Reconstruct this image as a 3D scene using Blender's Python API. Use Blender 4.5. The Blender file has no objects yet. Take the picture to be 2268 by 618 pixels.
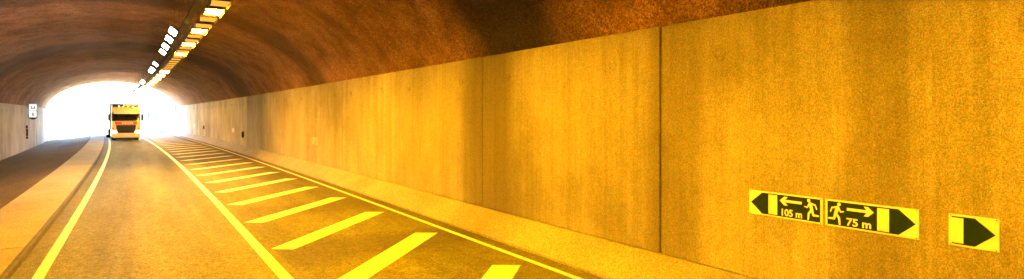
import bpy, bmesh, math, random
from mathutils import Vector, Matrix
R = math.radians
random.seed(7)
S = bpy.context.scene
COL = S.collection

# ------------------------------------------------------------ camera, light
cam_d = bpy.data.cameras.new('camera')
cam = bpy.data.objects.new('camera', cam_d); COL.objects.link(cam)
cam.location = (0, 0, 2.6)
cam.rotation_euler = (R(90), 0, R(-33.552))
cam_d.sensor_width = 36.0
cam_d.lens = 36.0 * 1250 / 2268
cam_d.shift_y = -52 / 2268
cam_d.clip_start = 0.05
cam_d.clip_end = 6000
S.camera = cam

SUN_EL, SUN_AZ = 50, 75        # azimuth clockwise from +Y
W = bpy.data.worlds.new('World'); S.world = W; W.use_nodes = True
wn = W.node_tree.nodes; wl = W.node_tree.links
sky = wn.new('ShaderNodeTexSky'); sky.sky_type = 'NISHITA'; sky.sun_disc = False
sky.sun_elevation = R(SUN_EL); sky.sun_rotation = R(SUN_AZ)
bg = wn['Background']; bg.inputs['Strength'].default_value = 0.15
wl.new(sky.outputs[0], bg.inputs[0])
sd = bpy.data.lights.new('sun', 'SUN'); sd.energy = 5.0; sd.angle = R(0.5); sd.color = (1, 0.95, 0.87)
sun = bpy.data.objects.new('sun', sd); COL.objects.link(sun)
az, el = R(SUN_AZ), R(SUN_EL)
to_sun = Vector((math.sin(az) * math.cos(el), math.cos(az) * math.cos(el), math.sin(el)))
sun.rotation_euler = to_sun.to_track_quat('Z', 'Y').to_euler()
sun.location = (0, 120, 60)
S.view_settings.view_transform = 'Standard'
S.view_settings.look = 'None'
S.view_settings.exposure = 6.15
S.view_settings.gamma = 1.0
S.cycles.use_denoising = True
S.cycles.max_bounces = 10
S.cycles.diffuse_bounces = 6
S.cycles.sample_clamp_indirect = 4.0
S.cycles.caustics_reflective = False
S.cycles.caustics_refractive = False

LAMP_ORANGE = (1.0, 0.415, 0.003)
LAMP_LIT, LAMP_DIM, LAMP_FAR, LAMP_WHITE = 16.0, 0.30, 2.0, 2.8

# ------------------------------------------------------------ alignment of the tunnel
def bend(s):                                  # the bore swings to the left
    return -0.00034 * (s - 15) ** 2 if s > 15 else 0.0
def P(lat, s, z=0.0):                         # lateral offset, chainage, height
    return Vector((lat + bend(s), s, z))
def heading(s):
    return 0.00068 * (s - 15) if s > 15 else 0.0   # rotation about +Z, turning left

# ------------------------------------------------------------ object helpers
def put(name, me, mat=None, parent=None, loc=None, rot=None):
    o = bpy.data.objects.new(name, me); COL.objects.link(o)
    if mat is not None and me is not None and len(me.materials) == 0: me.materials.append(mat)
    if parent is not None: o.parent = parent
    if loc is not None: o.location = loc
    if rot is not None: o.rotation_euler = rot
    return o
def tag(o, label, cat, group=None):
    o['label'] = label; o['category'] = cat
    if group: o['group'] = group
    return o
def struct(o): o['kind'] = 'structure'; return o
def empty(name, loc=(0, 0, 0), rz=0.0):
    o = bpy.data.objects.new(name, None); COL.objects.link(o)
    o.location = loc; o.rotation_euler = (0, 0, rz); o.empty_display_size = 0.3
    return o
class MB:
    def __init__(s): s.v = []; s.f = []
    def add(s, vs, fs):
        b = len(s.v); s.v += [tuple(v) for v in vs]; s.f += [tuple(b + i for i in f) for f in fs]; return s
    def box(s, x0, x1, y0, y1, z0, z1):
        return s.add([(x0,y0,z0),(x1,y0,z0),(x1,y1,z0),(x0,y1,z0),(x0,y0,z1),(x1,y0,z1),(x1,y1,z1),(x0,y1,z1)],
                     [(0,3,2,1),(4,5,6,7),(0,1,5,4),(1,2,6,5),(2,3,7,6),(3,0,4,7)])
    def prism(s, poly, axis, a, b):           # poly of 2-tuples extruded along an axis
        n = len(poly)
        def pt(p, t): return {'x': (t, p[0], p[1]), 'y': (p[0], t, p[1]), 'z': (p[0], p[1], t)}[axis]
        vs = [pt(p, a) for p in poly] + [pt(p, b) for p in poly]
        fs = [tuple(range(n - 1, -1, -1)), tuple(range(n, 2 * n))] + [(i, (i+1) % n, n + (i+1) % n, n + i) for i in range(n)]
        return s.add(vs, fs)
    def tube(s, pts, r, n=8, r2=None):
        pts = [Vector(p) for p in pts]; rings = []
        for i, p in enumerate(pts):
            d = (pts[min(i+1, len(pts)-1)] - pts[max(i-1, 0)]).normalized()
            u = d.orthogonal().normalized(); w = d.cross(u)
            rr = r if r2 is None else r + (r2 - r) * i / max(1, len(pts)-1)
            rings.append([p + rr * (math.cos(2*math.pi*k/n) * u + math.sin(2*math.pi*k/n) * w) for k in range(n)])
        vs = [v for g in rings for v in g]; fs = []
        for i in range(len(pts)-1):
            for k in range(n):
                fs.append((i*n+k, i*n+(k+1) % n, (i+1)*n+(k+1) % n, (i+1)*n+k))
        fs.append(tuple(range(n-1, -1, -1))); fs.append(tuple((len(pts)-1)*n + k for k in range(n)))
        return s.add(vs, fs)
    def disc(s, c, axis, r, h, n=16, r2=None):
        poly = [(r*math.cos(2*math.pi*k/n), r*math.sin(2*math.pi*k/n)) for k in range(n)]
        p2 = [(x*(r2 or r)/r, y*(r2 or r)/r) for x, y in poly]
        def pt(p, t): return {'x': (c[0]+t, c[1]+p[0], c[2]+p[1]), 'y': (c[0]+p[0], c[1]+t, c[2]+p[1]), 'z': (c[0]+p[0], c[1]+p[1], c[2]+t)}[axis]
        vs = [pt(p, 0) for p in poly] + [pt(p, h) for p in p2]
        fs = [tuple(range(n-1, -1, -1)), tuple(range(n, 2*n))] + [(i, (i+1) % n, n+(i+1) % n, n+i) for i in range(n)]
        return s.add(vs, fs)
    def mesh(s, name, bevel=0.0, seg=2, smooth=False):
        me = bpy.data.meshes.new(name); me.from_pydata(s.v, [], s.f)
        bm = bmesh.new(); bm.from_mesh(me)
        bmesh.ops.recalc_face_normals(bm, faces=bm.faces)
        if bevel:
            es = [e for e in bm.edges if len(e.link_faces) == 2 and e.calc_face_angle(0) > 0.45]
            bmesh.ops.bevel(bm, geom=es, offset=bevel, segments=seg, affect='EDGES', profile=0.6)
        if smooth:
            for f in bm.faces: f.smooth = True
        bm.to_mesh(me); bm.free(); me.update()
        return me

def strip(name, lats, s0, s1, step, thick=None):
    """A sheet along the alignment; lats = [(lateral, z), ...] cross-section (open)."""
    n = max(1, int(round((s1 - s0) / step))); m = len(lats); vs = []; fs = []
    for i in range(n + 1):
        s_ = s0 + (s1 - s0) * i / n
        for (l, z) in lats: vs.append(P(l, s_, z))
    for i in range(n):
        for j in range(m - 1):
            a = i*m + j; fs.append((a, a+1, a+m+1, a+m))
    me = bpy.data.meshes.new(name); me.from_pydata(vs, [], fs); me.update(); return me
def closed_strip(name, poly, s0, s1, step):
    n = max(1, int(round((s1 - s0) / step))); m = len(poly); vs = []; fs = []
    for i in range(n + 1):
        s_ = s0 + (s1 - s0) * i / n
        for (l, z) in poly: vs.append(P(l, s_, z))
    for i in range(n):
        for j in range(m):
            a = i*m + j; b = i*m + (j+1) % m; fs.append((a, b, b+m, a+m))
    fs.append(tuple(range(m-1, -1, -1))); fs.append(tuple(n*m + j for j in range(m)))
    mb = MB(); mb.add(vs, fs); return mb.mesh(name)

# ------------------------------------------------------------ materials
MATS = {}
class NT:
    def __init__(s, name):
        s.m = bpy.data.materials.new(name); s.m.use_nodes = True
        s.n = s.m.node_tree.nodes; s.l = s.m.node_tree.links; s.b = s.n['Principled BSDF']
        MATS[name] = s.m
        s.pos = s.n.new('ShaderNodeNewGeometry').outputs['Position']
    def map(s, scale, loc=(0, 0, 0)):
        q = s.n.new('ShaderNodeMapping'); q.inputs['Scale'].default_value = scale; q.inputs['Location'].default_value = loc
        s.l.new(s.pos, q.inputs['Vector']); return q.outputs[0]
    def noise(s, vec, scale, detail=4, rough=0.6, col=False):
        q = s.n.new('ShaderNodeTexNoise'); q.inputs['Scale'].default_value = scale
        q.inputs['Detail'].default_value = detail; q.inputs['Roughness'].default_value = rough
        s.l.new(vec, q.inputs['Vector']); return q.outputs['Color' if col else 0]
    def ramp(s, fac, stops):
        q = s.n.new('ShaderNodeValToRGB'); e = q.color_ramp.elements
        e[0].position, c0 = stops[0]; e[0].color = s.c(c0)
        e[1].position, c1 = stops[-1]; e[1].color = s.c(c1)
        for p, c in stops[1:-1]:
            k = e.new(p); k.color = s.c(c)
        s.l.new(fac, q.inputs[0]); return q.outputs[0]
    @staticmethod
    def c(v): return (v, v, v, 1) if isinstance(v, (int, float)) else (*v, 1)
    def mix(s, a, b, fac=1.0, mode='MULTIPLY'):
        q = s.n.new('ShaderNodeMix'); q.data_type = 'RGBA'; q.blend_type = mode
        if isinstance(fac, (int, float)): q.inputs[0].default_value = fac
        else: s.l.new(fac, q.inputs[0])
        for k, v in ((6, a), (7, b)):
            if hasattr(v, 'is_output'): s.l.new(v, q.inputs[k])
            else: q.inputs[k].default_value = s.c(v)
        return q.outputs[2]
    def math(s, op, a, b=0.0, clamp=False):
        q = s.n.new('ShaderNodeMath'); q.operation = op; q.use_clamp = clamp
        for k, v in ((0, a), (1, b)):
            if hasattr(v, 'is_output'): s.l.new(v, q.inputs[k])
            else: q.inputs[k].default_value = v
        return q.outputs[0]
    def sep(s):
        q = s.n.new('ShaderNodeSeparateXYZ'); s.l.new(s.pos, q.inputs[0]); return q.outputs
    def bump(s, h, strength=0.3, dist=0.02):
        q = s.n.new('ShaderNodeBump'); q.inputs['Strength'].default_value = strength; q.inputs['Distance'].default_value = dist
        s.l.new(h, q.inputs['Height']); s.l.new(q.outputs[0], s.b.inputs['Normal'])
    def done(s, col, rough=0.8, metal=0.0, spec=0.5):
        if hasattr(col, 'is_output'): s.l.new(col, s.b.inputs['Base Color'])
        else: s.b.inputs['Base Color'].default_value = s.c(col)
        if hasattr(rough, 'is_output'): s.l.new(rough, s.b.inputs['Roughness'])
        else: s.b.inputs['Roughness'].default_value = rough
        s.b.inputs['Metallic'].default_value = metal
        s.b.inputs['Specular IOR Level'].default_value = spec
        return s.m
def dark_bands(t, bands, wob=0.7):
    """Soft dark bands across the bore at given chainages, with ragged edges."""
    y = t.sep()[1]
    w = t.noise(t.map((0.5, 0.5, 0.35)), 1.0, 3)
    y = t.math('ADD', y, t.math('MULTIPLY', t.math('SUBTRACT', w, 0.5), wob * 2))
    tot = None
    for (c, hw, amt) in bands:
        d = t.math('ABSOLUTE', t.math('SUBTRACT', y, c))
        q = t.math('MULTIPLY', t.math('SUBTRACT', 1.0, t.math('DIVIDE', d, hw), True), 1.7, True)
        q = t.math('MULTIPLY', q, amt)
        tot = q if tot is None else t.math('MAXIMUM', tot, q)
    return tot
def grain(t, col, amt=0.5, scale=55.0):
    """pitted, speckled surface: three sizes of mottling and a slight play of hue"""
    for k, (f, q) in enumerate(((1.0, 1.0), (0.42, 0.5), (0.17, 0.24))):
        g = t.noise(t.map((1, 1, 1), (k * 5.3, 1.7 * k, 0.9 * k)), scale * f, 1, 0.6)
        a = amt * q
        col = t.mix(col, t.ramp(g, [(0.28, max(0.0, 1 - 1.6 * a)), (0.5, 1.0), (0.72, 1 + 1.6 * a)]))
    gc = t.noise(t.map((1, 1, 1), (31, 7, 3)), scale * 0.8, 1, 0.6, True)
    gs = t.n.new('ShaderNodeHueSaturation'); gs.inputs['Saturation'].default_value = 1.6; gs.inputs['Value'].default_value = 1.9
    t.l.new(gc, gs.inputs['Color'])
    return t.mix(col, gs.outputs[0], min(1.0, amt * 1.1))

WALL_BANDS = [(11.2, 1.7, 0.8), (5.8, 0.8, 0.55), (3.0, 0.5, 0.45), (-5.0, 1.0, 0.6)]  # centre, half width and strength of the darker bands on wall and footing
# wall concrete: board-marked, streaky
def wall_concrete(name, gain):
 t = NT(name)
 big = t.noise(t.map((0.35, 0.35, 0.25)), 1.0, 5)
 c = t.ramp(big, [(0.32, (0.20, 0.185, 0.165)), (0.68, (0.40, 0.385, 0.36))])
 stk = t.noise(t.map((3.2, 3.2, 0.10)), 1.0, 6, 0.65)
 c = t.mix(c, t.ramp(stk, [(0.30, 0.80), (0.5, 1.0), (0.70, 1.10)]))
 fine = t.noise(t.map((14, 14, 0.5)), 1.0, 3, 0.6)
 c = t.mix(c, t.ramp(fine, [(0.35, 0.92), (0.65, 1.06)]))
 st = dark_bands(t, WALL_BANDS, 0.45)
 streak = t.noise(t.map((5.0, 5.0, 0.16)), 1.0, 5, 0.7)
 st = t.math('MULTIPLY', st, t.ramp(streak, [(0.25, 0.8), (0.65, 1.1)]))
 c = t.mix(c, (0.11, 0.095, 0.075), st, 'MIX')
 oi = t.n.new('ShaderNodeObjectInfo')
 c = t.mix(c, t.ramp(oi.outputs['Random'], [(0.0, 0.88), (1.0, 1.08)]))
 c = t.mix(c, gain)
 c = grain(t, c, 0.28, 85)
 t.bump(t.math('ADD', t.math('MULTIPLY', fine, 0.6), t.noise(t.map((1, 1, 1)), 30, 4)), 0.25, 0.012)
 t.done(c, 0.85, spec=0.3)
wall_concrete('wall_concrete', 1.0)
wall_concrete('daylit_wall_concrete', 1.4)  # panels near the mouth: daylight painted into the colour by the gain
# foot of the wall, walkway
t = NT('foot_concrete')
c = t.ramp(t.noise(t.map((0.6, 0.6, 0.6)), 1.0, 5), [(0.3, (0.21, 0.20, 0.185)), (0.7, (0.31, 0.295, 0.275))])
st = dark_bands(t, WALL_BANDS[:1], 0.4)
c = t.mix(c, (0.16, 0.14, 0.12), t.math('MULTIPLY', st, 0.6), 'MIX')
c = grain(t, c, 0.30, 80)
t.bump(t.noise(t.map((1, 1, 1)), 25, 4), 0.25, 0.01); t.done(c, 0.85, spec=0.3)
t = NT('walkway_concrete')
c = t.ramp(t.noise(t.map((0.5, 0.35, 1)), 1.0, 5), [(0.3, (0.19, 0.168, 0.09)), (0.7, (0.27, 0.24, 0.14))])
c = grain(t, c, 0.25, 60)
t.bump(t.noise(t.map((1, 1, 1)), 25, 4), 0.25, 0.01); t.done(c, 0.85, spec=0.3)
t = NT('kerb_stone')
c = t.ramp(t.noise(t.map((1, 1, 1)), 3, 5), [(0.3, (0.025, 0.022, 0.018)), (0.7, (0.055, 0.048, 0.04))])
t.done(grain(t, c, 0.3, 50), 0.8)
# shotcrete lining
t = NT('shotcrete')
c = t.ramp(t.noise(t.map((1.0, 0.8, 1.0)), 1.0, 6, 0.7), [(0.30, (0.15, 0.080, 0.055)), (0.5, (0.27, 0.146, 0.09)), (0.70, (0.38, 0.21, 0.13))])
ring = t.noise(t.map((0.10, 0.55, 0.10)), 1.0, 3, 0.55)
c = t.mix(c, t.ramp(ring, [(0.32, 0.86), (0.5, 1.0), (0.68, 1.10)]))
st = dark_bands(t, [(10.4, 2.6, 1.0), (4.5, 0.9, 0.5), (27, 2.2, 0.6), (46, 4, 0.6), (-5, 1.5, .6)], 1.0)
c = t.mix(c, (0.045, 0.034, 0.032), st, 'MIX')
c = grain(t, c, 0.42, 42)
h = t.math('ADD', t.noise(t.map((1, 1, 1)), 5, 6, 0.7), t.math('MULTIPLY', t.noise(t.map((1, 1, 1)), 22, 3, 0.7), 0.4))
t.bump(h, 1.0, 0.07); t.done(c, 0.95, spec=0.2)
# asphalt
def asphalt(name, lo, hi, r0, r1, tracks=True):
    t = NT(name)
    c = t.ramp(t.noise(t.map((0.45, 0.12, 1)), 1.0, 5), [(0.3, lo), (0.7, hi)])
    x = t.sep()[0]
    if tracks:
        w = t.noise(t.map((0.9, 0.05, 1)), 1.0, 3)
        c = t.mix(c, t.ramp(w, [(0.35, 0.72), (0.62, 1.15)]))
        for cx in (-0.55, 1.2):
            d = t.math('ABSOLUTE', t.math('SUBTRACT', t.math('ADD', x, t.math('MULTIPLY', w, 0.3)), cx + 0.15))
            c = t.mix(c, t.ramp(d, [(0.0, 0.80), (0.55, 1.0)]))
        st = dark_bands(t, [(11.0, 1.3, 0.6), (16.5, 1.6, 0.45)], 1.1)
        far = t.math('MULTIPLY', st, t.math('GREATER_THAN', x, 2.2))
        c = t.mix(c, (0.045, 0.04, 0.037), far, 'MIX')
    g = t.noise(t.map((1, 1, 1)), 90, 2, 0.8)
    c = t.mix(c, t.ramp(g, [(0.25, 0.45), (0.5, 1.0), (0.75, 1.7)]))
    c = grain(t, c, 0.35, 38)
    t.bump(g, 0.5, 0.006)
    t.done(c, t.ramp(t.noise(t.map((0.9, 0.07, 1)), 1.0, 4), [(0.3, r0), (0.7, r1)]), spec=0.08)
asphalt('asphalt', (0.080, 0.080, 0.028), (0.122, 0.122, 0.048), 0.62, 0.8)
asphalt('bay_asphalt', (0.07, 0.048, 0.022), (0.11, 0.078, 0.036), 0.9, 0.98, False)
for pn, pc in (('road_paint', (0.72, 0.62, 0.33)), ('yellow_road_paint', (0.72, 0.56, 0.14))):
  t = NT(pn)
  w = t.noise(t.map((1, 1, 1)), 14, 6, 0.75)
  c = t.mix(pc, (0.22, 0.20, 0.13), t.ramp(w, [(0.48, 0.0), (0.66, 0.9)]), 'MIX')
  t.bump(t.noise(t.map((1, 1, 1)), 70, 2), 0.3, 0.004); t.done(grain(t, c, 0.15, 50), 0.6)
t = NT('joint_filler'); t.done(t.ramp(t.noise(t.map((1, 1, 1)), 20, 3), [(0.3, 0.015), (0.7, 0.04)]), 0.9)
def simple(name, col, rough=0.5, metal=0.0, var=0.15, scale=8.0, spec=0.5):
    t = NT(name); v = t.noise(t.map((1, 1, 1)), scale, 4)
    c = t.mix(col, t.ramp(v, [(0.3, 1 - var), (0.7, 1 + var)])); t.done(c, rough, metal, spec); return t.m
simple('galvanised', (0.42, 0.43, 0.44), 0.45, 0.9)
simple('dark_steel', (0.03, 0.027, 0.025), 0.75, 0.0, spec=0.2)
simple('lamp_housing', (0.09, 0.085, 0.08), 0.6, 0.0)
simple('sign_plate', (0.74, 0.74, 0.70), 0.45, 0, 0.06, 12)
simple('sign_green', (0.006, 0.022, 0.014), 0.6, 0, 0.25, 14, 0.15)
simple('sign_worn', (0.40, 0.38, 0.31), 0.6, 0, 0.2, 14)
simple('sign_faded', (0.22, 0.215, 0.17), 0.5, 0, 0.25, 14)
simple('sign_pale', (0.60, 0.62, 0.58), 0.5, 0, 0.1, 14)
simple('sign_white', (0.72, 0.72, 0.68), 0.45, 0, 0.06, 20)
simple('truck_yellow', (0.77, 0.69, 0.42), 0.28, 0, 0.05, 3)
simple('truck_white', (0.75, 0.75, 0.74), 0.35, 0, 0.05, 3)
simple('truck_navy', (0.02, 0.019, 0.04), 0.5, 0, 0.1, 3)
simple('truck_red', (0.55, 0.05, 0.03), 0.35, 0, 0.05, 3)
simple('truck_blue', (0.05, 0.07, 0.30), 0.4, 0, 0.1, 3)
simple('black_plastic', (0.02, 0.02, 0.022), 0.55, 0, 0.2, 12)
simple('rubber', (0.018, 0.018, 0.018), 0.85, 0, 0.2, 20)
simple('glass_dark', (0.012, 0.014, 0.016), 0.06, 0, 0.1, 3)
simple('chrome', (0.6, 0.6, 0.6), 0.2, 1.0, 0.05)
simple('blue_paint', (0.06, 0.22, 0.5), 0.45, 0, 0.1)
simple('orange_paint', (0.8, 0.16, 0.03), 0.45, 0, 0.1)
simple('yellow_paint', (0.8, 0.62, 0.06), 0.45, 0, 0.1)
simple('rust_brown', (0.16, 0.08, 0.04), 0.7, 0, 0.3)
simple('bark', (0.10, 0.075, 0.05), 0.9, 0, 0.3)
simple('leaf', (0.04, 0.085, 0.045), 0.6, 0, 0.35, 1.2)
simple('gravel', (0.36, 0.35, 0.33), 0.95, 0, 0.2, 2.0)
simple('grass', (0.10, 0.13, 0.05), 0.9, 0, 0.3, 0.4)
simple('pale_concrete', (0.048, 0.044, 0.043), 0.85, 0, 0.15, 0.6)
def emit(name, col, strength):
    m = bpy.data.materials.new(name); m.use_nodes = True; n = m.node_tree.nodes
    n.remove(n['Principled BSDF']); e = n.new('ShaderNodeEmission')
    e.inputs[0].default_value = (*col, 1); e.inputs[1].default_value = strength
    m.node_tree.links.new(e.outputs[0], n['Material Output'].inputs[0]); MATS[name] = m; return m
emit('glow_lit', LAMP_ORANGE, LAMP_LIT)
emit('glow_dim', (1.0, 0.42, 0.05), LAMP_DIM * 0.06)
emit('glow_far', (1.0, 0.46, 0.03), LAMP_FAR)
emit('glow_white', (1.0, 0.86, 0.70), LAMP_WHITE)
emit('glow_head', (1.0, 0.95, 0.85), 0.2)
emit('glow_box', (1.0, 0.97, 0.9), 0.018)
M = MATS

# ------------------------------------------------------------ the bore
S0, S1 = -110.0, 95.0
RW, LW = 6.8, -7.5              # wall faces
# vault: part-ellipse springing behind the wall tops, sprayed lining
def vault_mesh():
    cx, a, zb, rise = -0.35, 7.45, 3.3, 4.0
    import mathutils
    nz = mathutils.noise
    na, vs, fs = 64, [], []
    st = [S0 + i * 2.5 for i in range(int((-12 - S0) / 2.5))] + [-12 + 0.42 * i for i in range(int((S1 + 12) / 0.42) + 1)] + [S1]
    for s_ in st:
        for j in range(na + 1):
            th = math.pi * j / na
            l = cx + a * math.cos(th); z = zb + rise * math.sin(th)
            n1 = nz.noise(Vector((0.15 * l, s_ * 0.55, 0.15 * z))) * 0.05
            n2 = nz.fractal(Vector((l * 0.9, s_ * 0.9, z * 0.9)), 0.8, 2.0, 4) * 0.055
            k = 1 - (n1 + n2) / 7.0 if 1 < j < na - 1 else 1
            vs.append(P(cx + (l - cx) * k, s_, zb + (z - zb) * k))
    m = na + 1
    for i in range(len(st) - 1):
        for j in range(na):
            q = i*m + j; fs.append((q, q+m, q+m+1, q+1))
    b = len(vs)                          # outer skin so the lining has thickness
    for s_ in (S0, S1):
        for j in range(na + 1):
            th = math.pi * j / na; vs.append(P(cx + (a + 0.6) * math.cos(th), s_, zb + (rise + 0.6) * math.sin(th)))
    steps = [S0 + (S1 - S0) * i / 30 for i in range(31)]
    b = len(vs)
    for s_ in steps:
        for j in range(0, na + 1, 4):
            th = math.pi * j / na; vs.append(P(cx + (a + 0.7) * math.cos(th), s_, zb - 0.2 + (rise + 0.9) * math.sin(th)))
    mm = na // 4 + 1
    for i in range(30):
        for j in range(mm - 1):
            q = b + i*mm + j; fs.append((q, q+1, q+mm+1, q+mm))
    me = bpy.data.meshes.new('tunnel_vault'); me.from_pydata(vs, [], fs); me.update()
    for p in me.polygons: p.use_smooth = True
    return me
vault = struct(put('tunnel_vault', vault_mesh(), M['shotcrete']))

# portal collar at the mouth
def arch(a, r, zb, s_, n=40, cx=-0.35):
    return [P(cx + a * math.cos(math.pi * j / n), s_, zb + r * math.sin(math.pi * j / n)) for j in range(n + 1)]
def collar():
    mb = MB(); n = 40; vs = []; fs = []
    rings = [arch(7.46, 4.02, 3.3, 94.2), arch(7.46, 4.02, 3.3, 96.2), arch(8.6, 5.2, 3.3, 96.2), arch(8.6, 5.2, 3.3, 94.2)]
    for r_ in rings: vs += r_
    m = n + 1
    for q in range(4):
        for j in range(n):
            a0 = q*m + j; b0 = ((q+1) % 4)*m + j; fs.append((a0, a0+1, b0+1, b0))
    for j in (0, n): fs.append((j, m + j, 2*m + j, 3*m + j))
    mb.add(vs, fs); return mb.mesh('portal_collar')
struct(put('portal_collar', collar(), M['pale_concrete']))

# road and its markings
road = struct(put('road', strip('road', [(-1.72, 0.0), (0.3, 0.02), (6.26, 0.0)], S0, 240, 1.5), M['asphalt']))
def road_z(l): return 0.02 * (1 - (0.3 - l) / 2.02) if l < 0.3 else 0.02 * (1 - (l - 0.3) / 5.96)
def line(name, l0, l1, s0, s1):
    return put(name, strip(name, [(l0, road_z(l0) + 0.004), (l1, road_z(l1) + 0.004)], s0, s1, 1.5), M['road_paint'], road)
line('edge_line', -1.41, -1.25, S0, 240).data.materials[0] = M['yellow_road_paint']
line('edge_line', 1.88, 2.06, S0, 240)
line('edge_line', 5.80, 5.92, S0, 93)
for k in range(-3, 25):
    dy = 3.265 * k
    pts = [(2.16, 8.47 + dy), (2.52, 8.2 + dy), (5.55, 11.36 + dy), (5.14, 11.64 + dy)]
    mb = MB(); n = 6; vs = []; fs = []
    for i in range(n + 1):
        u = i / n
        for (A, B) in ((0, 3), (1, 2)):
            l = pts[A][0] + (pts[B][0] - pts[A][0]) * u; s_ = pts[A][1] + (pts[B][1] - pts[A][1]) * u
            vs.append(P(l, s_, road_z(l) + 0.004))
    for i in range(n): fs.append((2*i, 2*i+1, 2*i+3, 2*i+2))
    me = bpy.data.meshes.new('hatch_stripe'); me.from_pydata(vs, [], fs)
    put('hatch_stripe', me, M['road_paint'], road)

# walkway slabs with a dark kerb along the road
walk = struct(empty('walkway'))
s_ = 14.0 - 5.7 * 8
while s_ < 96:
    put('slab', closed_strip('slab', [(-3.05, -0.25), (-1.785, -0.25), (-1.785, 0.125), (-3.05, 0.115)], s_ + 0.015, s_ + 5.685, 1.4), M['walkway_concrete'], walk)
    put('kerb', closed_strip('kerb', [(-1.78, -0.25), (-1.70, -0.25), (-1.705, 0.10), (-1.725, 0.125), (-1.78, 0.127)], s_ + 0.008, s_ + 5.692, 1.4), M['kerb_stone'], walk)
    s_ += 5.7
struct(put('walkway_bed', closed_strip('walkway_bed', [(-3.04, -0.3), (-1.75, -0.3), (-1.75, 0.07), (-3.04, 0.07)], S0, 96, 3), M['joint_filler']))
struct(put('side_bay', strip('side_bay', [(-7.7, -0.52), (-5.0, -0.28), (-3.03, 0.02)], S0, 99, 1.5), M['bay_asphalt']))

# precast side walls
PAN = 5.45
def panel_mesh(h):
    mb = MB().box(0, 0.22, -PAN/2 + 0.014, PAN/2 - 0.014, 0, h)
    return mb.mesh('panel', 0.012, 1)
ring_me = None
def ring_mesh():
    mb = MB(); n = 20; vs = []; fs = []
    for (r, x) in ((0.100, 0.0), (0.094, -0.016), (0.066, -0.016), (0.056, 0.004), (0.030, 0.004), (0.022, -0.010)):
        vs += [(x, r*math.cos(2*math.pi*k/n), r*math.sin(2*math.pi*k/n)) for k in range(n)]
    for i in range(5):
        for k in range(n): fs.append((i*n+k, i*n+(k+1) % n, (i+1)*n+(k+1) % n, (i+1)*n+k))
    fs.append(tuple(5*n + k for k in range(n)))
    return mb.add(vs, fs).mesh('anchor_ring')
RING = ring_mesh()
def wall(side, face, z0, z1, first, label):
    w = tag(empty('tunnel_wall', (face, 0, 0)), label, 'wall')
    pm = panel_mesh(z1 - z0)
    pm.materials.append(M['wall_concrete']); pm2 = pm.copy(); pm2.materials[0] = M['daylit_wall_concrete']
    k = 0; s_ = first
    while s_ < 95 - 0.2:
        mid = s_ + PAN / 2
        if mid > 94.9: break
        c = P(face, mid); L = Vector((c.x - face, c.y, z0))
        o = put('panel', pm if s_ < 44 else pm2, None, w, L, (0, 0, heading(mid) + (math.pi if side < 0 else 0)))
        for dy in (-PAN/2 + 1.08, PAN/2 - 1.08):
            if s_ > -6: put('anchor_ring', RING, M['wall_concrete'], o, (-0.0, dy, z1 - z0 - 0.53))
        s_ += PAN
    lo, hi = (face + 0.10, face + 0.5) if side > 0 else (face - 0.5, face - 0.10)
    put('backing', closed_strip('backing', [(lo, z0 - 0.3), (hi, z0 - 0.3), (hi, z1 - 0.02), (lo, z1 - 0.02)], S0, 95.2, 3), M['joint_filler'], None)
    b = bpy.data.objects[-1] if False else COL.objects[-1]
    b.parent = w; b.matrix_parent_inverse = Matrix.Translation((-face, 0, 0))
    return w
wr = wall(1, RW, 0.45, 4.0, 0.62 - PAN * 5, 'long pale concrete panel wall on the right, carrying the escape signs')
wl_ = wall(-1, LW, -0.52, 3.52, 5.2 - PAN * 6, 'grey concrete panel wall on the far left beside the dark bay')
foot = closed_strip('footing', [(6.22, -0.2), (6.22, 0.05), (6.25, 0.075), (6.74, 0.43), (6.80, 0.448), (7.0, 0.448), (7.0, -0.2)], S0, 95.2, 1.5)
f_ = put('footing', foot, M['foot_concrete'], wr); f_.matrix_parent_inverse = Matrix.Translation((-RW, 0, 0))

# ------------------------------------------------------------ escape signs
def text_mesh(s, size, bold=0.004, depth=0.0012):
    cu = bpy.data.curves.new('lettering', 'FONT'); cu.body = s; cu.size = size; cu.extrude = depth; cu.offset = bold
    cu.align_x = 'CENTER'; cu.align_y = 'CENTER'; cu.resolution_u = 4
    o = bpy.data.objects.new('tmp', cu); COL.objects.link(o)
    dg = bpy.context.evaluated_depsgraph_get(); dg.update()
    me = bpy.data.meshes.new_from_object(o.evaluated_get(dg)); bpy.data.objects.remove(o); me.name = 'lettering'
    return me
def stroke(mb, pts, w, z):
    """flat rounded stroke through pts in local (u, v), slab up to height z"""
    for i in range(len(pts) - 1):
        a = Vector(pts[i]); b = Vector(pts[i+1]); d = (b - a).normalized(); n = Vector((-d.y, d.x))
        w0 = w[i] / 2; w1 = w[i+1] / 2; poly = []
        for k in range(7):
            an = math.pi/2 + math.pi * k / 6; poly.append(a + w0 * (math.cos(an) * d + math.sin(an) * n))
        for k in range(7):
            an = -math.pi/2 + math.pi * k / 6; poly.append(b + w1 * (math.cos(an) * d + math.sin(an) * n))
        mb.prism([(p.x, p.y) for p in poly], 'z', 0.0, z + 0.0002 * i)
def runner(z):
    """running figure heading +u, about 0.21 high"""
    mb = MB()
    mb.disc((0.030, 0.090, 0), 'z', 0.017, z + 0.0014, 14)
    stroke(mb, [(0.014, 0.056), (-0.004, 0.0)], (0.040, 0.032), z + 0.0002)
    stroke(mb, [(-0.004, 0.0), (0.030, -0.038), (0.036, -0.098)], (0.026, 0.022, 0.017), z + 0.0006)
    stroke(mb, [(-0.006, 0.0), (-0.020, -0.050), (-0.072, -0.052)], (0.026, 0.022, 0.017), z + 0.0010)
    stroke(mb, [(0.022, 0.060), (0.046, 0.020), (0.074, 0.026)], (0.018, 0.015, 0.012), z + 0.0016)
    stroke(mb, [(0.006, 0.062), (-0.040, 0.052), (-0.056, 0.014)], (0.018, 0.015, 0.012), z + 0.0020)
    return mb
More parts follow.
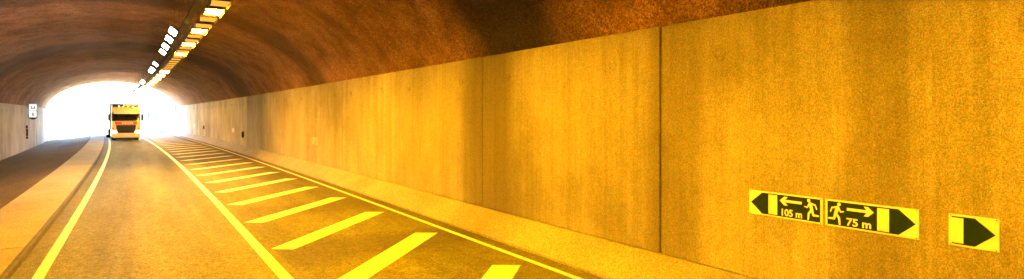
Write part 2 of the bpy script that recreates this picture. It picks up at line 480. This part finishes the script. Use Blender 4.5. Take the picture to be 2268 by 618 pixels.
def escape_sign(s_c, L, direction, text, label, short=False, group=None, ink='sign_green', base='sign_plate'):
    """direction +1: points to the camera side (right in the picture)"""
    H = 0.315
    o = tag(empty('escape_sign'), label, 'sign', group)
    # local u -> towards the camera (right in the picture), v -> up, w -> out of the wall
    c = P(RW, s_c, 1.465)
    h = heading(s_c)
    U = Vector((math.sin(h), -math.cos(h), 0)); V = Vector((0, 0, 1)); Wd = U.cross(V)
    mw = Matrix((U, V, Wd)).transposed().to_4x4(); mw.translation = c + Wd * 0.0
    o.matrix_world = mw
    pl = MB().box(-L/2, L/2, -H/2, H/2, 0.002, 0.014).mesh('plate', 0.003, 1)
    put('plate', pl, M[base], o)
    e = 0.020; hh = H/2 - e; tip = L/2 - 0.027; sh = L/2 - 0.186; back = -L/2 + 0.026
    poly = [(back, -hh), (sh, -hh), (tip, 0), (sh, hh), (back, hh)]
    if direction < 0: poly = [(-x, y) for x, y in reversed(poly)]
    put('panel', MB().prism(poly, 'z', 0.0142, 0.0156).mesh('panel'), M[ink], o)
    D = direction; zt = 0.0178
    d1 = L/2 - 0.278; d0 = L/2 - 0.396
    if short: d0 = -L/2 + 0.004
    put('door_pictogram', MB().box(min(D*d0, D*d1), max(D*d0, D*d1), -0.124, 0.124, 0.0158, zt).mesh('door_pictogram'), M['sign_white' if base == 'sign_plate' else base], o)
    if not short:
        a1 = L/2 - 0.430; a0 = L/2 - 0.715
        ar = [(a0, 0.050), (a1 - 0.075, 0.050), (a1 - 0.105, 0.010), (a1 - 0.060, 0.010), (a1, 0.066), (a1 - 0.060, 0.120), (a1 - 0.105, 0.120), (a1 - 0.075, 0.082), (a0, 0.082)]
        if D < 0: ar = [(-x, y) for x, y in reversed(ar)]
        put('arrow', MB().prism(ar, 'z', 0.0158, zt).mesh('arrow'), M['sign_white' if base == 'sign_plate' else base], o)
        me = runner(0.0016).mesh('running_figure')
        r_ = put('running_figure', me, M['sign_white' if base == 'sign_plate' else base], o, (D * (L/2 - 0.835), 0.0, 0.0158))
        if D < 0:
            for v in me.vertices: v.co.x = -v.co.x
            me.flip_normals()
        r_.scale = (1.12, 1.22, 1)
        if text:
            tm = text_mesh(text, 0.125, 0.0035)
            xs = [v.co.x for v in tm.vertices]; ys = [v.co.y for v in tm.vertices]
            w0, h0 = max(xs) - min(xs), max(ys) - min(ys); xm, ym = (max(xs) + min(xs))/2, (max(ys) + min(ys))/2
            for v in tm.vertices: v.co.x = (v.co.x - xm) * 0.262 / w0; v.co.y = (v.co.y - ym) * 0.090 / h0
            put('lettering', tm, M['sign_white' if base == 'sign_plate' else base], o, (D * (L/2 - 0.588), -0.078, 0.0172))
    for (bx, by) in ((-L/2 + .02, H/2 - .012), (L/2 - .02, H/2 - .012), (-L/2 + .02, -H/2 + .012), (L/2 - .02, -H/2 + .012)):
        put('screw', MB().disc((bx, by, 0.0142), 'z', 0.006, 0.002, 8).mesh('screw'), M['dark_steel'], o)
    return o
escape_sign(4.035, 0.965, -1, '105 m', 'escape sign on the right wall pointing left with 105 m and running figure')
escape_sign(3.04, 0.96, 1, '75 m', 'escape sign on the right wall pointing right with 75 m and running figure')
escape_sign(2.10, 0.40, 1, '', 'short sign fragment at far right, dark arrow tip beside pale bar', True)
escape_sign(26.5, 0.96, -1, '', 'small worn escape sign on the bright orange stretch of right wall', ink='sign_faded', base='sign_worn')
escape_sign(50.0, 0.95, -1, '', 'small pale sign on the greyer middle stretch of right wall', ink='sign_pale')
escape_sign(76.0, 0.95, -1, '', 'smallest pale sign on right wall, nearest the tunnel mouth', ink='sign_pale')

# ------------------------------------------------------------ small fittings on the walls
def marker(s_, z, h, label, m):
    c = P(RW, s_, z); o = tag(empty('wall_box', c, heading(s_)), label, 'wall box')
    put('housing', MB().box(-0.12, 0.0, -0.10, 0.10, -h/2, h/2).mesh('housing', 0.01, 1), M[m], o)
    put('lid', MB().box(-0.132, -0.121, -0.085, 0.085, -h/2 + 0.02, h/2 - 0.02).mesh('lid', 0.003, 1), M['dark_steel'], o)
    put('bracket', MB().box(-0.10, 0.0, -0.05, 0.05, -h/2 - 0.10, -h/2 - 0.002).mesh('bracket'), M['galvanised'], o)
marker(45.4, 1.25, 0.42, 'small dark box low on right wall just nearer than the pale sign', 'dark_steel')
marker(67.5, 1.40, 0.36, 'small rusty brown box on right wall near the tunnel mouth', 'rust_brown')
# drain opening cover low on the wall
def box_sign():
    s_ = 66.0; c = P(LW, s_, 0); o = tag(empty('box_sign', c, heading(s_)), 'tall blue framed light box sign jutting from left wall, two white panes', 'sign')
    put('frame', MB().box(0.22, 0.86, 0.0, 0.22, 2.42, 3.72).mesh('frame', 0.02, 1), M['blue_paint'], o)
    for z0, z1 in ((3.09, 3.65), (2.49, 3.03)):
        p = put('pane', MB().box(0.28, 0.80, -0.012, -0.002, z0, z1).mesh('pane'), M['glow_box'], o)
        if z0 > 3: 
            mb = MB().box(0.42, 0.66, -0.022, -0.0125, 3.22, 3.30).box(0.40, 0.48, -0.0225, -0.0125, 3.30, 3.48).box(0.60, 0.68, -0.0225, -0.0125, 3.30, 3.48)
            put('telephone_symbol', mb.mesh('telephone_symbol'), M['yellow_paint'], p)
        else:
            mb = MB().box(0.49, 0.60, -0.022, -0.0125, 2.58, 2.85).box(0.52, 0.57, -0.0222, -0.0125, 2.851, 2.92)
            put('extinguisher_symbol', mb.mesh('extinguisher_symbol'), M['orange_paint'], p)
    for z in (2.6, 3.4): put('bracket', MB().box(0.0, 0.22, 0.06, 0.16, z, z + 0.1).mesh('bracket'), M['galvanised'], o)
    put('lamp_base', MB().prism([(0.30, 2.42), (0.80, 2.42), (0.66, 2.30), (0.42, 2.30)], 'y', 0.02, 0.20).mesh('lamp_base'), M['dark_steel'], o)
box_sign()
def slot():
    s_ = 66.5; o = tag(empty('wall_conduit', P(LW, s_, 0), heading(s_)), 'dark upright conduit fixed to left wall below the box sign', 'conduit')
    put('pipe', MB().tube([(0.10, 0, 0.55), (0.10, 0, 1.2), (0.08, 0, 1.75)], 0.07, 8).mesh('pipe', smooth=True), M['dark_steel'], o)
    for z in (0.75, 1.45): put('clamp', MB().box(-0.01, 0.175, -0.10, 0.10, z, z + 0.05).mesh('clamp'), M['galvanised'], o)
slot()

# ------------------------------------------------------------ luminaires hung from a cable tray
ZL = 5.7
tray = tag(empty('cable_tray'), 'dark cable tray running along the vault between the two lamp rows', 'cable tray')
put('tray', closed_strip('tray', [(1.36, 5.86), (1.54, 5.86), (1.54, 5.94), (1.53, 5.94), (1.53, 5.87), (1.37, 5.87), (1.37, 5.94), (1.36, 5.94)], -30, 97, 2.0), M['dark_steel'], tray)
put('cable', closed_strip('cable', [(1.40, 5.872), (1.49, 5.872), (1.49, 5.91), (1.40, 5.91)], -30, 97, 2.0), M['rubber'], tray)
s_ = -28
while s_ < 95:
    c = P(1.45, s_)
    put('hanger', MB().tube([(c.x - 0.08, s_, 5.9), (c.x - 0.08, s_, 7.2)], 0.007, 6).mesh('hanger'), M['dark_steel'], tray)
    put('hanger', MB().tube([(c.x + 0.08, s_, 5.9), (c.x + 0.08, s_, 7.15)], 0.007, 6).mesh('hanger'), M['dark_steel'], tray)
    s_ += 4.66
lamp_cache = {}
bracket_me = MB().tube([(0.0, 0.0, 0.13), (0.10, 0.0, 0.20), (0.34, 0.0, 0.05)], 0.016, 6).mesh('bracket'); bracket_me.materials.append(M['dark_steel'])
def shield(L):  # side strips added to keep lamp light off the upper wall and vault
    if L not in lamp_cache:
        me = MB().box(-0.006, 0.006, -L/2, L/2, -0.085, 0.011).mesh('side_shield'); me.materials.append(M['lamp_housing']); lamp_cache[L] = me
    return lamp_cache[L]
def lamp(lat, s_, w, L, glow, label, group, tilt=0.0):
    key = (w, L, glow)
    if key not in lamp_cache:
        a = MB().prism([(-w/2, 0.012), (w/2, 0.012), (w/2 - 0.02, 0.10), (w/2 - 0.09, 0.15), (-w/2 + 0.09, 0.15), (-w/2 + 0.02, 0.10)], 'y', -L/2, L/2).mesh('housing', 0.01, 1)
        b = MB().box(-w/2 + 0.02, w/2 - 0.02, -L/2 + 0.02, L/2 - 0.02, -0.002, 0.010).mesh('glass')
        c = MB().box(-0.03, 0.03, -0.02, 0.02, 0.15, 0.26).mesh('hanger')
        a.materials.append(M['lamp_housing']); b.materials.append(M[glow]); c.materials.append(M['dark_steel'])
        lamp_cache[key] = (a, b, c)
    a, b, c = lamp_cache[key]
    o = tag(empty('tunnel_lamp', P(lat, s_, ZL), heading(s_)), label, 'lamp', group)
    o.rotation_euler = (0, tilt, heading(s_))
    put('housing', a, None, o); put('glass', b, None, o)
    if glow != 'glow_white':
        for sx in (-1, 1): put('side_shield', shield(L), None, o, (sx * (w/2 - 0.008), 0, 0))
    if s_ > 0 and glow == 'glow_white': put('bracket', bracket_me, None, o, (0, 0, 0))
    elif s_ > 0:
        for dy in (-L/2 + 0.12, L/2 - 0.12): put('hanger', c, None, o, (0, dy, 0))
ORD = ['first', 'second', 'third', 'fourth', 'fifth', 'sixth', 'seventh', 'eighth', 'ninth', 'tenth', 'eleventh', 'twelfth', 'thirteenth', 'fourteenth', 'fifteenth', 'sixteenth', 'seventeenth', 'eighteenth', 'nineteenth', 'twentieth']
U = 4.62 / 3
RLAT = 1.88
for k in range(-4, 4):                     # lit lamps before the dim stretch
    s_ = 19.0 + 4.62 * k
    vis = s_ > 17
    lab = ('lit orange ceiling lamp, %s from the top edge among the widely spaced ones' % ORD[k]) if vis else 'lit orange ceiling lamp of the right row overhead of the viewpoint'
    lamp(RLAT, s_, 0.50, 1.0, 'glow_lit', lab, 'lit lamps of the right row')
n = 0
for k in range(-2, 17):
    s_ = 19.0 + U * k
    if k % 3 == 0 and k <= 9: continue
    if s_ > 44.5: break
    lamp(RLAT, s_, 0.50, 0.85, 'glow_dim', 'dim amber ceiling lamp in right row, %s of the dim ones from the top edge' % ORD[n], 'dim lamps of the right row'); n += 1
for k in range(11):
    lamp(RLAT, 46.6 + 4.7 * k, 0.56, 2.4, 'glow_far', 'long yellowish ceiling lamp towards the tunnel mouth, %s after the dim stretch' % ORD[k], 'bright lamps near the mouth')
for i, s_ in enumerate((24.2, 26.75, 29.5, 32.2, 40.0, 44.2, 47.0, 60.0, 63.0, 75.0, 78.0, 91.0)):
    lamp(1.10, s_, 0.30, 1.35, 'glow_white', 'narrow white ceiling lamp in the left row, %s from the camera' % ORD[i], 'white lamps of the left row', R(38))

# ------------------------------------------------------------ outside the mouth
g = MB(); gv = []; gf = []
N = 40
for i in range(N + 1):
    for j in range(N + 1):
        x = -1500 + 3000 * i / N; y = -1500 + 3000 * j / N + 90
        gv.append((x, y, -0.95))
for i in range(N):
    for j in range(N):
        a = i*(N+1)+j; gf.append((a, a+N+1, a+N+2, a+1))
struct(put('ground', g.add(gv, gf).mesh('ground'), M['gravel']))
struct(put('verge', strip('verge', [(-16, -0.6), (-7.6, -0.55), (-3.0, -0.05), (-1.7, -0.012)], 96.1, 240, 3), M['walkway_concrete']))
# pale retaining wall on the right of the cutting
rw = tag(empty('retaining_wall'), 'tall pale concrete retaining wall outside the tunnel mouth, behind the truck', 'wall')
prev = None
rp = [(5.0 + 3.4, 96.3), (4.55, 97.5), (3.9, 110), (2.4, 124), (0.5, 140), (-2.4, 158)]
for i in range(1, len(rp) - 1):
    (x0, y0), (x1, y1) = rp[i], rp[i+1]
    d = Vector((x1 - x0, y1 - y0)).normalized(); nn = Vector((d.y, -d.x))
    for (h0, h1) in ((-0.9, 4.6), (4.62, 9.2)):
        q = [(x0 + d.x*0.01, y0 + d.y*0.01), (x1, y1), (x1 + nn.x*0.6, y1 + nn.y*0.6), (x0 + nn.x*0.6, y0 + nn.y*0.6)]
        put('panel', MB().prism(q, 'z', h0, h1).mesh('panel'), M['pale_concrete'], rw)
def on_rw(s_y, z):
    for i in range(1, len(rp) - 1):
        (x0, y0), (x1, y1) = rp[i], rp[i+1]
        if y0 <= s_y <= y1:
            u = (s_y - y0) / (y1 - y0); return Vector((x0 + (x1 - x0)*u, s_y, z)), math.atan2(-(x1 - x0), y1 - y0)
def wallsign(s_y, z, w, h, name, label, cat, m, legs=True):
    c, a = on_rw(s_y, z); o = tag(empty(name, c, a), label, cat)
    put('board', MB().box(-0.16, -0.12, -w/2, w/2, -h/2, h/2).mesh('board', 0.01, 1), M[m], o)
    for dy in (-w/4, w/4): put('bracket', MB().box(-0.12, 0.0, dy, dy + 0.05, -h/3, h/3).mesh('bracket'), M['galvanised'], o)
wallsign(131, 2.9, 3.2, 0.9, 'notice_board', 'dark blue notice board on pale retaining wall beside the truck mirror', 'sign', 'truck_blue')
wallsign(128, 6.0, 3.4, 0.34, 'name_board', 'long narrow blue board high on the retaining wall above truck roof', 'sign', 'blue_paint')
pc = tag(empty('wall_pipe'), 'thin grey pipe running level across the pale retaining wall', 'pipe')
put('pipe', MB().tube([on_rw(y, 5.75)[0] + Vector((-0.2, 0, 0)) for y in (104, 112, 120, 130, 139)], 0.045, 8).mesh('pipe', smooth=True), M['galvanised'], pc)
for y in (104.5, 112.5, 121, 130.5, 138.5):
    c = on_rw(y, 5.75)[0]
    put('clamp', MB().box(c.x - 0.26, c.x + 0.05, y - 0.03, y + 0.03, 5.70, 5.80).mesh('clamp'), M['galvanised'], pc)
# crash barrier at the left of the road outside
gr = tag(empty('crash_barrier'), 'steel crash barrier outside the mouth left of the truck', 'barrier')
def rail_poly(l): return [(l, 0.42), (l + 0.05, 0.46), (l + 0.08, 0.53), (l, 0.575), (l + 0.08, 0.62), (l + 0.05, 0.69), (l, 0.73), (l - 0.01, 0.73), (l + 0.04, 0.69), (l + 0.065, 0.62), (l - 0.012, 0.575), (l + 0.065, 0.53), (l + 0.04, 0.46), (l - 0.01, 0.42)]
put('rail', closed_strip('rail', rail_poly(-2.2), 99, 150, 2.0), M['galvanised'], gr)
s_ = 100
while s_ < 150:
    c = P(-2.32, s_); put('post', MB().box(c.x - 0.05, c.x + 0.05, s_ - 0.06, s_ + 0.06, -0.5, 0.7).mesh('post'), M['galvanised'], gr); s_ += 4
# hillside and trees beyond
hv = []; hf = []; NX, NY = 40, 24
for i in range(NX + 1):
    for j in range(NY + 1):
        x = -180 + 260 * i / NX; y = 175 + 260 * j / NY
        z = -1.0 + 26 * (j / NY) ** 1.2 + 3 * math.sin(x * 0.05 + j * 0.3) * (j / NY)
        hv.append((x, y, z))
for i in range(NX):
    for j in range(NY):
        a = i*(NY+1)+j; hf.append((a, a+NY+1, a+NY+2, a+1))
struct(put('hillside', MB().add(hv, hf).mesh('hillside', smooth=True), M['grass']))
def tree(x, y, z, h, rad, label, seed):
    rnd = random.Random(seed); o = tag(empty('tree', (x, y, z)), label, 'tree', 'trees beyond the tunnel mouth')
    mb = MB(); top = (rnd.uniform(-.3, .3), rnd.uniform(-.3, .3), h * 0.85)
    mb.tube([(0, 0, -0.4), (0.05, 0.03, h * 0.3), (top[0]*.6, top[1]*.6, h * 0.6), top], 0.22, 8, 0.04)
    tips = []
    for k in range(11):
        zz = h * rnd.uniform(0.3, 0.75); a = rnd.uniform(0, 6.28); r_ = rad * rnd.uniform(0.5, 0.95)
        e = (math.cos(a)*r_, math.sin(a)*r_, zz + h * rnd.uniform(0.05, 0.2)); mb.tube([(0, 0, zz), (e[0]*.5, e[1]*.5, zz + h*.05), e], 0.07, 5, 0.02); tips.append(e)
    put('trunk', mb.mesh('trunk'), M['bark'], o)
    lv = []; lf = []; tips += [top] + [(rnd.gauss(0, rad*.4), rnd.gauss(0, rad*.4), h * rnd.uniform(0.45, 0.95)) for _ in range(16)]
    for c in tips:
        cr = rad * rnd.uniform(0.28, 0.5)
        for _ in range(110):
            p = Vector(c) + Vector((rnd.gauss(0, 1), rnd.gauss(0, 1), rnd.gauss(0, .8))) * cr * 0.6
            u = Vector((rnd.gauss(0, 1), rnd.gauss(0, 1), rnd.gauss(0, 1))).normalized(); w = u.orthogonal().normalized(); s2 = rnd.uniform(.10, .22)
            b = len(lv); lv += [p - u*s2, p + w*s2*.5, p + u*s2, p - w*s2*.5]; lf.append((b, b+1, b+2, b+3))
    me = bpy.data.meshes.new('crown'); me.from_pydata(lv, [], lf); me.update()
    put('crown', me, M['leaf'], o)
tree(-17.0, 152, -0.95, 11.0, 3.6, 'leafy tree outside at the far left of the tunnel mouth', 1)
tree(-9.5, 168, -0.95, 11.5, 3.4, 'leafy tree outside, straight behind the truck trailer', 2)
tree(-23.0, 172, -0.95, 10.0, 3.6, 'leafy tree outside, leftmost behind the mouth edge', 3)

# ------------------------------------------------------------ the truck
def truck():
    s_ = 72.6; c = P(0.1, s_)
    o = tag(empty('truck', (c.x, s_, 0.012), heading(s_) + 0.01), 'yellow truck with red band and black grille driving towards the camera', 'truck')
    W2 = 1.25
    # front outline of the cab, side view
    prof = [(0.10, 0.62), (0.0, 0.85), (0.0, 1.95), (0.05, 2.05), (0.28, 2.98), (0.36, 3.12), (0.75, 3.52), (2.2, 3.62), (2.25, 3.5), (2.25, 0.95), (1.9, 0.95)]
    cab = put('cab', MB().prism(prof, 'x', -W2, W2).mesh('cab', 0.06, 3, True), M['truck_yellow'], o)
    def front(z):                               # y of the front surface at a height
        if z <= 1.95: return 0.0
        if z <= 2.05: return 0.5 * (z - 1.95)
        return 0.05 + 0.23 * (z - 2.05) / 0.93
    def plate(name, poly, m, out=0.02, par=o, back=0.03):
        vs = [(x, front(z) - out, z) for x, z in poly] + [(x, front(z) + back, z) for x, z in poly]; n = len(poly)
        fs = [tuple(range(n)), tuple(range(2*n-1, n-1, -1))] + [(i, n+i, n+(i+1) % n, (i+1) % n) for i in range(n)]
        return put(name, MB().add(vs, fs).mesh(name), M[m], par)
    plate('windscreen', [(-1.13, 2.08), (1.13, 2.08), (1.10, 2.40), (1.07, 2.80), (-1.07, 2.80), (-1.10, 2.40)], 'glass_dark', 0.014)
    plate('screen_surround', [(-1.235, 2.06), (1.235, 2.06), (1.235, 2.84), (-1.235, 2.84)], 'black_plastic', 0.006)
    plate('upper_front', [(-1.2, 2.88), (1.2, 2.88), (1.18, 2.975), (-1.18, 2.975)], 'black_plastic', 0.006)
    for x in (-0.95, 0.05):
        put('wiper', MB().tube([(x + 0.1, 0.02, 2.08), (x + 0.35, 0.04, 2.16), (x + 0.85, 0.05, 2.22)], 0.015, 5).mesh('wiper'), M['black_plastic'], o)
    plate('red_band', [(-0.92, 1.67), (0.92, 1.67), (1.0, 2.02), (-1.0, 2.02)], 'truck_red', 0.035)
    mb = MB()
    for i, (a, b) in enumerate(((-0.35, -0.27), (-0.22, -0.14), (-0.09, -0.02), (0.03, 0.12), (0.17, 0.25), (0.30, 0.42), (0.46, 0.62))):
        mb.box(a, b, -0.041, -0.0355, 1.77 + 0.012 * (i % 2), 1.90)
    put('lettering', mb.mesh('lettering'), M['truck_white'], o)
    gr_ = plate('grille', [(-0.68, 0.80), (0.68, 0.80), (0.84, 1.25), (0.88, 1.64), (-0.88, 1.64), (-0.84, 1.25)], 'black_plastic', 0.014)
    for z in (0.92, 1.04, 1.16, 1.28, 1.40, 1.52):
        w = 0.62 + 0.2 * (z - 0.8)
        put('grille_bar', MB().box(-w, w, -0.035, -0.016, z, z + 0.035).mesh('grille_bar', 0.008, 1), M['dark_steel'], gr_)
    vis = MB().prism([(0.16, 2.86), (-0.10, 2.80), (-0.12, 2.86), (-0.02, 3.10), (0.34, 3.14)], 'x', -1.08, 1.08)
    v = put('sun_visor', vis.mesh('sun_visor', 0.02, 1), M['truck_white'], o)
    mb = MB()
    for a in (-0.42, -0.26, -0.10, 0.06, 0.22): mb.add([(a, -0.105, 2.89), (a + 0.11, -0.105, 2.89), (a + 0.11, -0.062, 3.0), (a, -0.062, 3.0)], [(0, 1, 2, 3)])
    put('lettering', mb.mesh('lettering'), M['truck_red'], v)
    put('roof_deflector', MB().prism([(0.75, 3.50), (1.0, 3.84), (2.15, 3.95), (2.2, 3.55)], 'x', -1.14, 1.14).mesh('roof_deflector', 0.05, 2, True), M['truck_navy'], o)
    put('marker_board', MB().box(-0.2, 1.15, 0.70, 0.76, 3.66, 3.86).mesh('marker_board', 0.01, 1), M['truck_yellow'], o)
    lb = put('light_bar', MB().box(-0.75, 0.75, 0.62, 0.74, 3.52, 3.62).mesh('light_bar', 0.02, 1), M['black_plastic'], o)
    for x in (-0.6, -0.2, 0.2, 0.6): put('roof_lamp', MB().disc((x, 0.61, 3.60), 'y', 0.085, -0.05, 14).mesh('roof_lamp'), M['chrome'], lb)
    for sx in (-1, 1):
        put('headlight', MB().prism([(sx*0.80, 0.78), (sx*1.20, 0.84), (sx*1.20, 1.06), (sx*0.88, 1.0)], 'y', -0.025, 0.05).mesh('headlight', 0.012, 1), M['glow_head'], o)
        put('corner_lamp', MB().box(min(sx*1.07, sx*1.2), max(sx*1.07, sx*1.2), -0.022, 0.05, 1.15, 1.36).mesh('corner_lamp', 0.01, 1), M['orange_paint'], o)
        put('side_window', MB().add([(sx*1.262, 0.42, 2.1), (sx*1.262, 1.25, 2.05), (sx*1.262, 1.25, 2.85), (sx*1.262, 0.52, 2.82)], [(0, 1, 2, 3)]).mesh('side_window'), M['glass_dark'], o)
        mr = put('mirror', MB().box(min(sx*1.36, sx*1.56), max(sx*1.36, sx*1.56), 0.28, 0.42, 2.12, 2.78).mesh('mirror', 0.03, 2), M['black_plastic'], o)
        put('mirror_arm', MB().tube([(sx*1.22, 0.34, 2.86), (sx*1.45, 0.34, 2.84), (sx*1.46, 0.35, 2.78)], 0.02, 6).tube([(sx*1.24, 0.34, 2.06), (sx*1.45, 0.34, 2.06), (sx*1.46, 0.35, 2.12)], 0.02, 6).mesh('mirror_arm'), M['black_plastic'], mr)
        put('step', MB().box(min(sx*0.95, sx*1.24), max(sx*0.95, sx*1.24), 0.35, 0.75, 0.30, 0.62).mesh('step', 0.02, 1), M['black_plastic'], o)
    put('bumper', MB().prism([(-1.24, 0.42), (-1.15, 0.30), (1.15, 0.30), (1.24, 0.42), (1.24, 0.77), (-1.24, 0.77)], 'y', -0.06, 0.34).mesh('bumper', 0.03, 2), M['truck_yellow'], o)
    put('lower_skirt', MB().box(-1.12, 1.12, -0.02, 0.30, 0.14, 0.298).mesh('lower_skirt', 0.02, 1), M['black_plastic'], o)
    put('number_plate', MB().box(-0.27, 0.27, -0.075, -0.0605, 0.45, 0.57).mesh('number_plate'), M['truck_white'], o)
    def wheel(par, x, y, w=0.33, r=0.5):
        t_ = put('wheel', MB().disc((x - w/2, y, r), 'x', r, w, 28).mesh('wheel', 0.04, 2, True), M['rubber'], par)
        e = x + (w/2 if x > 0 else -w/2)
        put('rim', MB().disc((e, y, r), 'x', r*0.58, 0.02 if x > 0 else -0.02, 20, r*0.5).mesh('rim'), M['chrome'], t_)
    put('chassis', MB().box(-0.45, 0.45, 0.5, 6.2, 0.62, 0.92).mesh('chassis'), M['dark_steel'], o)
    for x in (-1.02, 1.02):
        wheel(o, x, 1.40); wheel(o, x, 5.0)
    tr = put('trailer', MB().box(-1.27, 1.27, 2.75, 14.6, 1.15, 3.95).mesh('trailer', 0.03, 1), M['truck_white'], o)
    tr.location = (0, 0, 0); tr.rotation_euler = (0, 0, 0.03)
    fr = MB().box(-1.285, -1.20, 2.72, 2.80, 1.1, 3.97).box(1.20, 1.285, 2.72, 2.80, 1.1, 3.97).box(-1.19, 1.19, 2.72, 2.80, 3.88, 3.97)
    put('front_frame', fr.mesh('front_frame'), M['truck_blue'], tr)
    put('side_skirt', MB().box(-1.27, -1.22, 6.5, 9.8, 0.45, 1.14).box(1.22, 1.27, 6.5, 9.8, 0.45, 1.14).mesh('side_skirt', 0.01, 1), M['truck_blue'], tr)
    for y in (10.6, 11.9, 13.2):
        for x in (-1.05, 1.05): wheel(tr, x, y, 0.36, 0.5)
truck()
print('objects', len(bpy.data.objects))
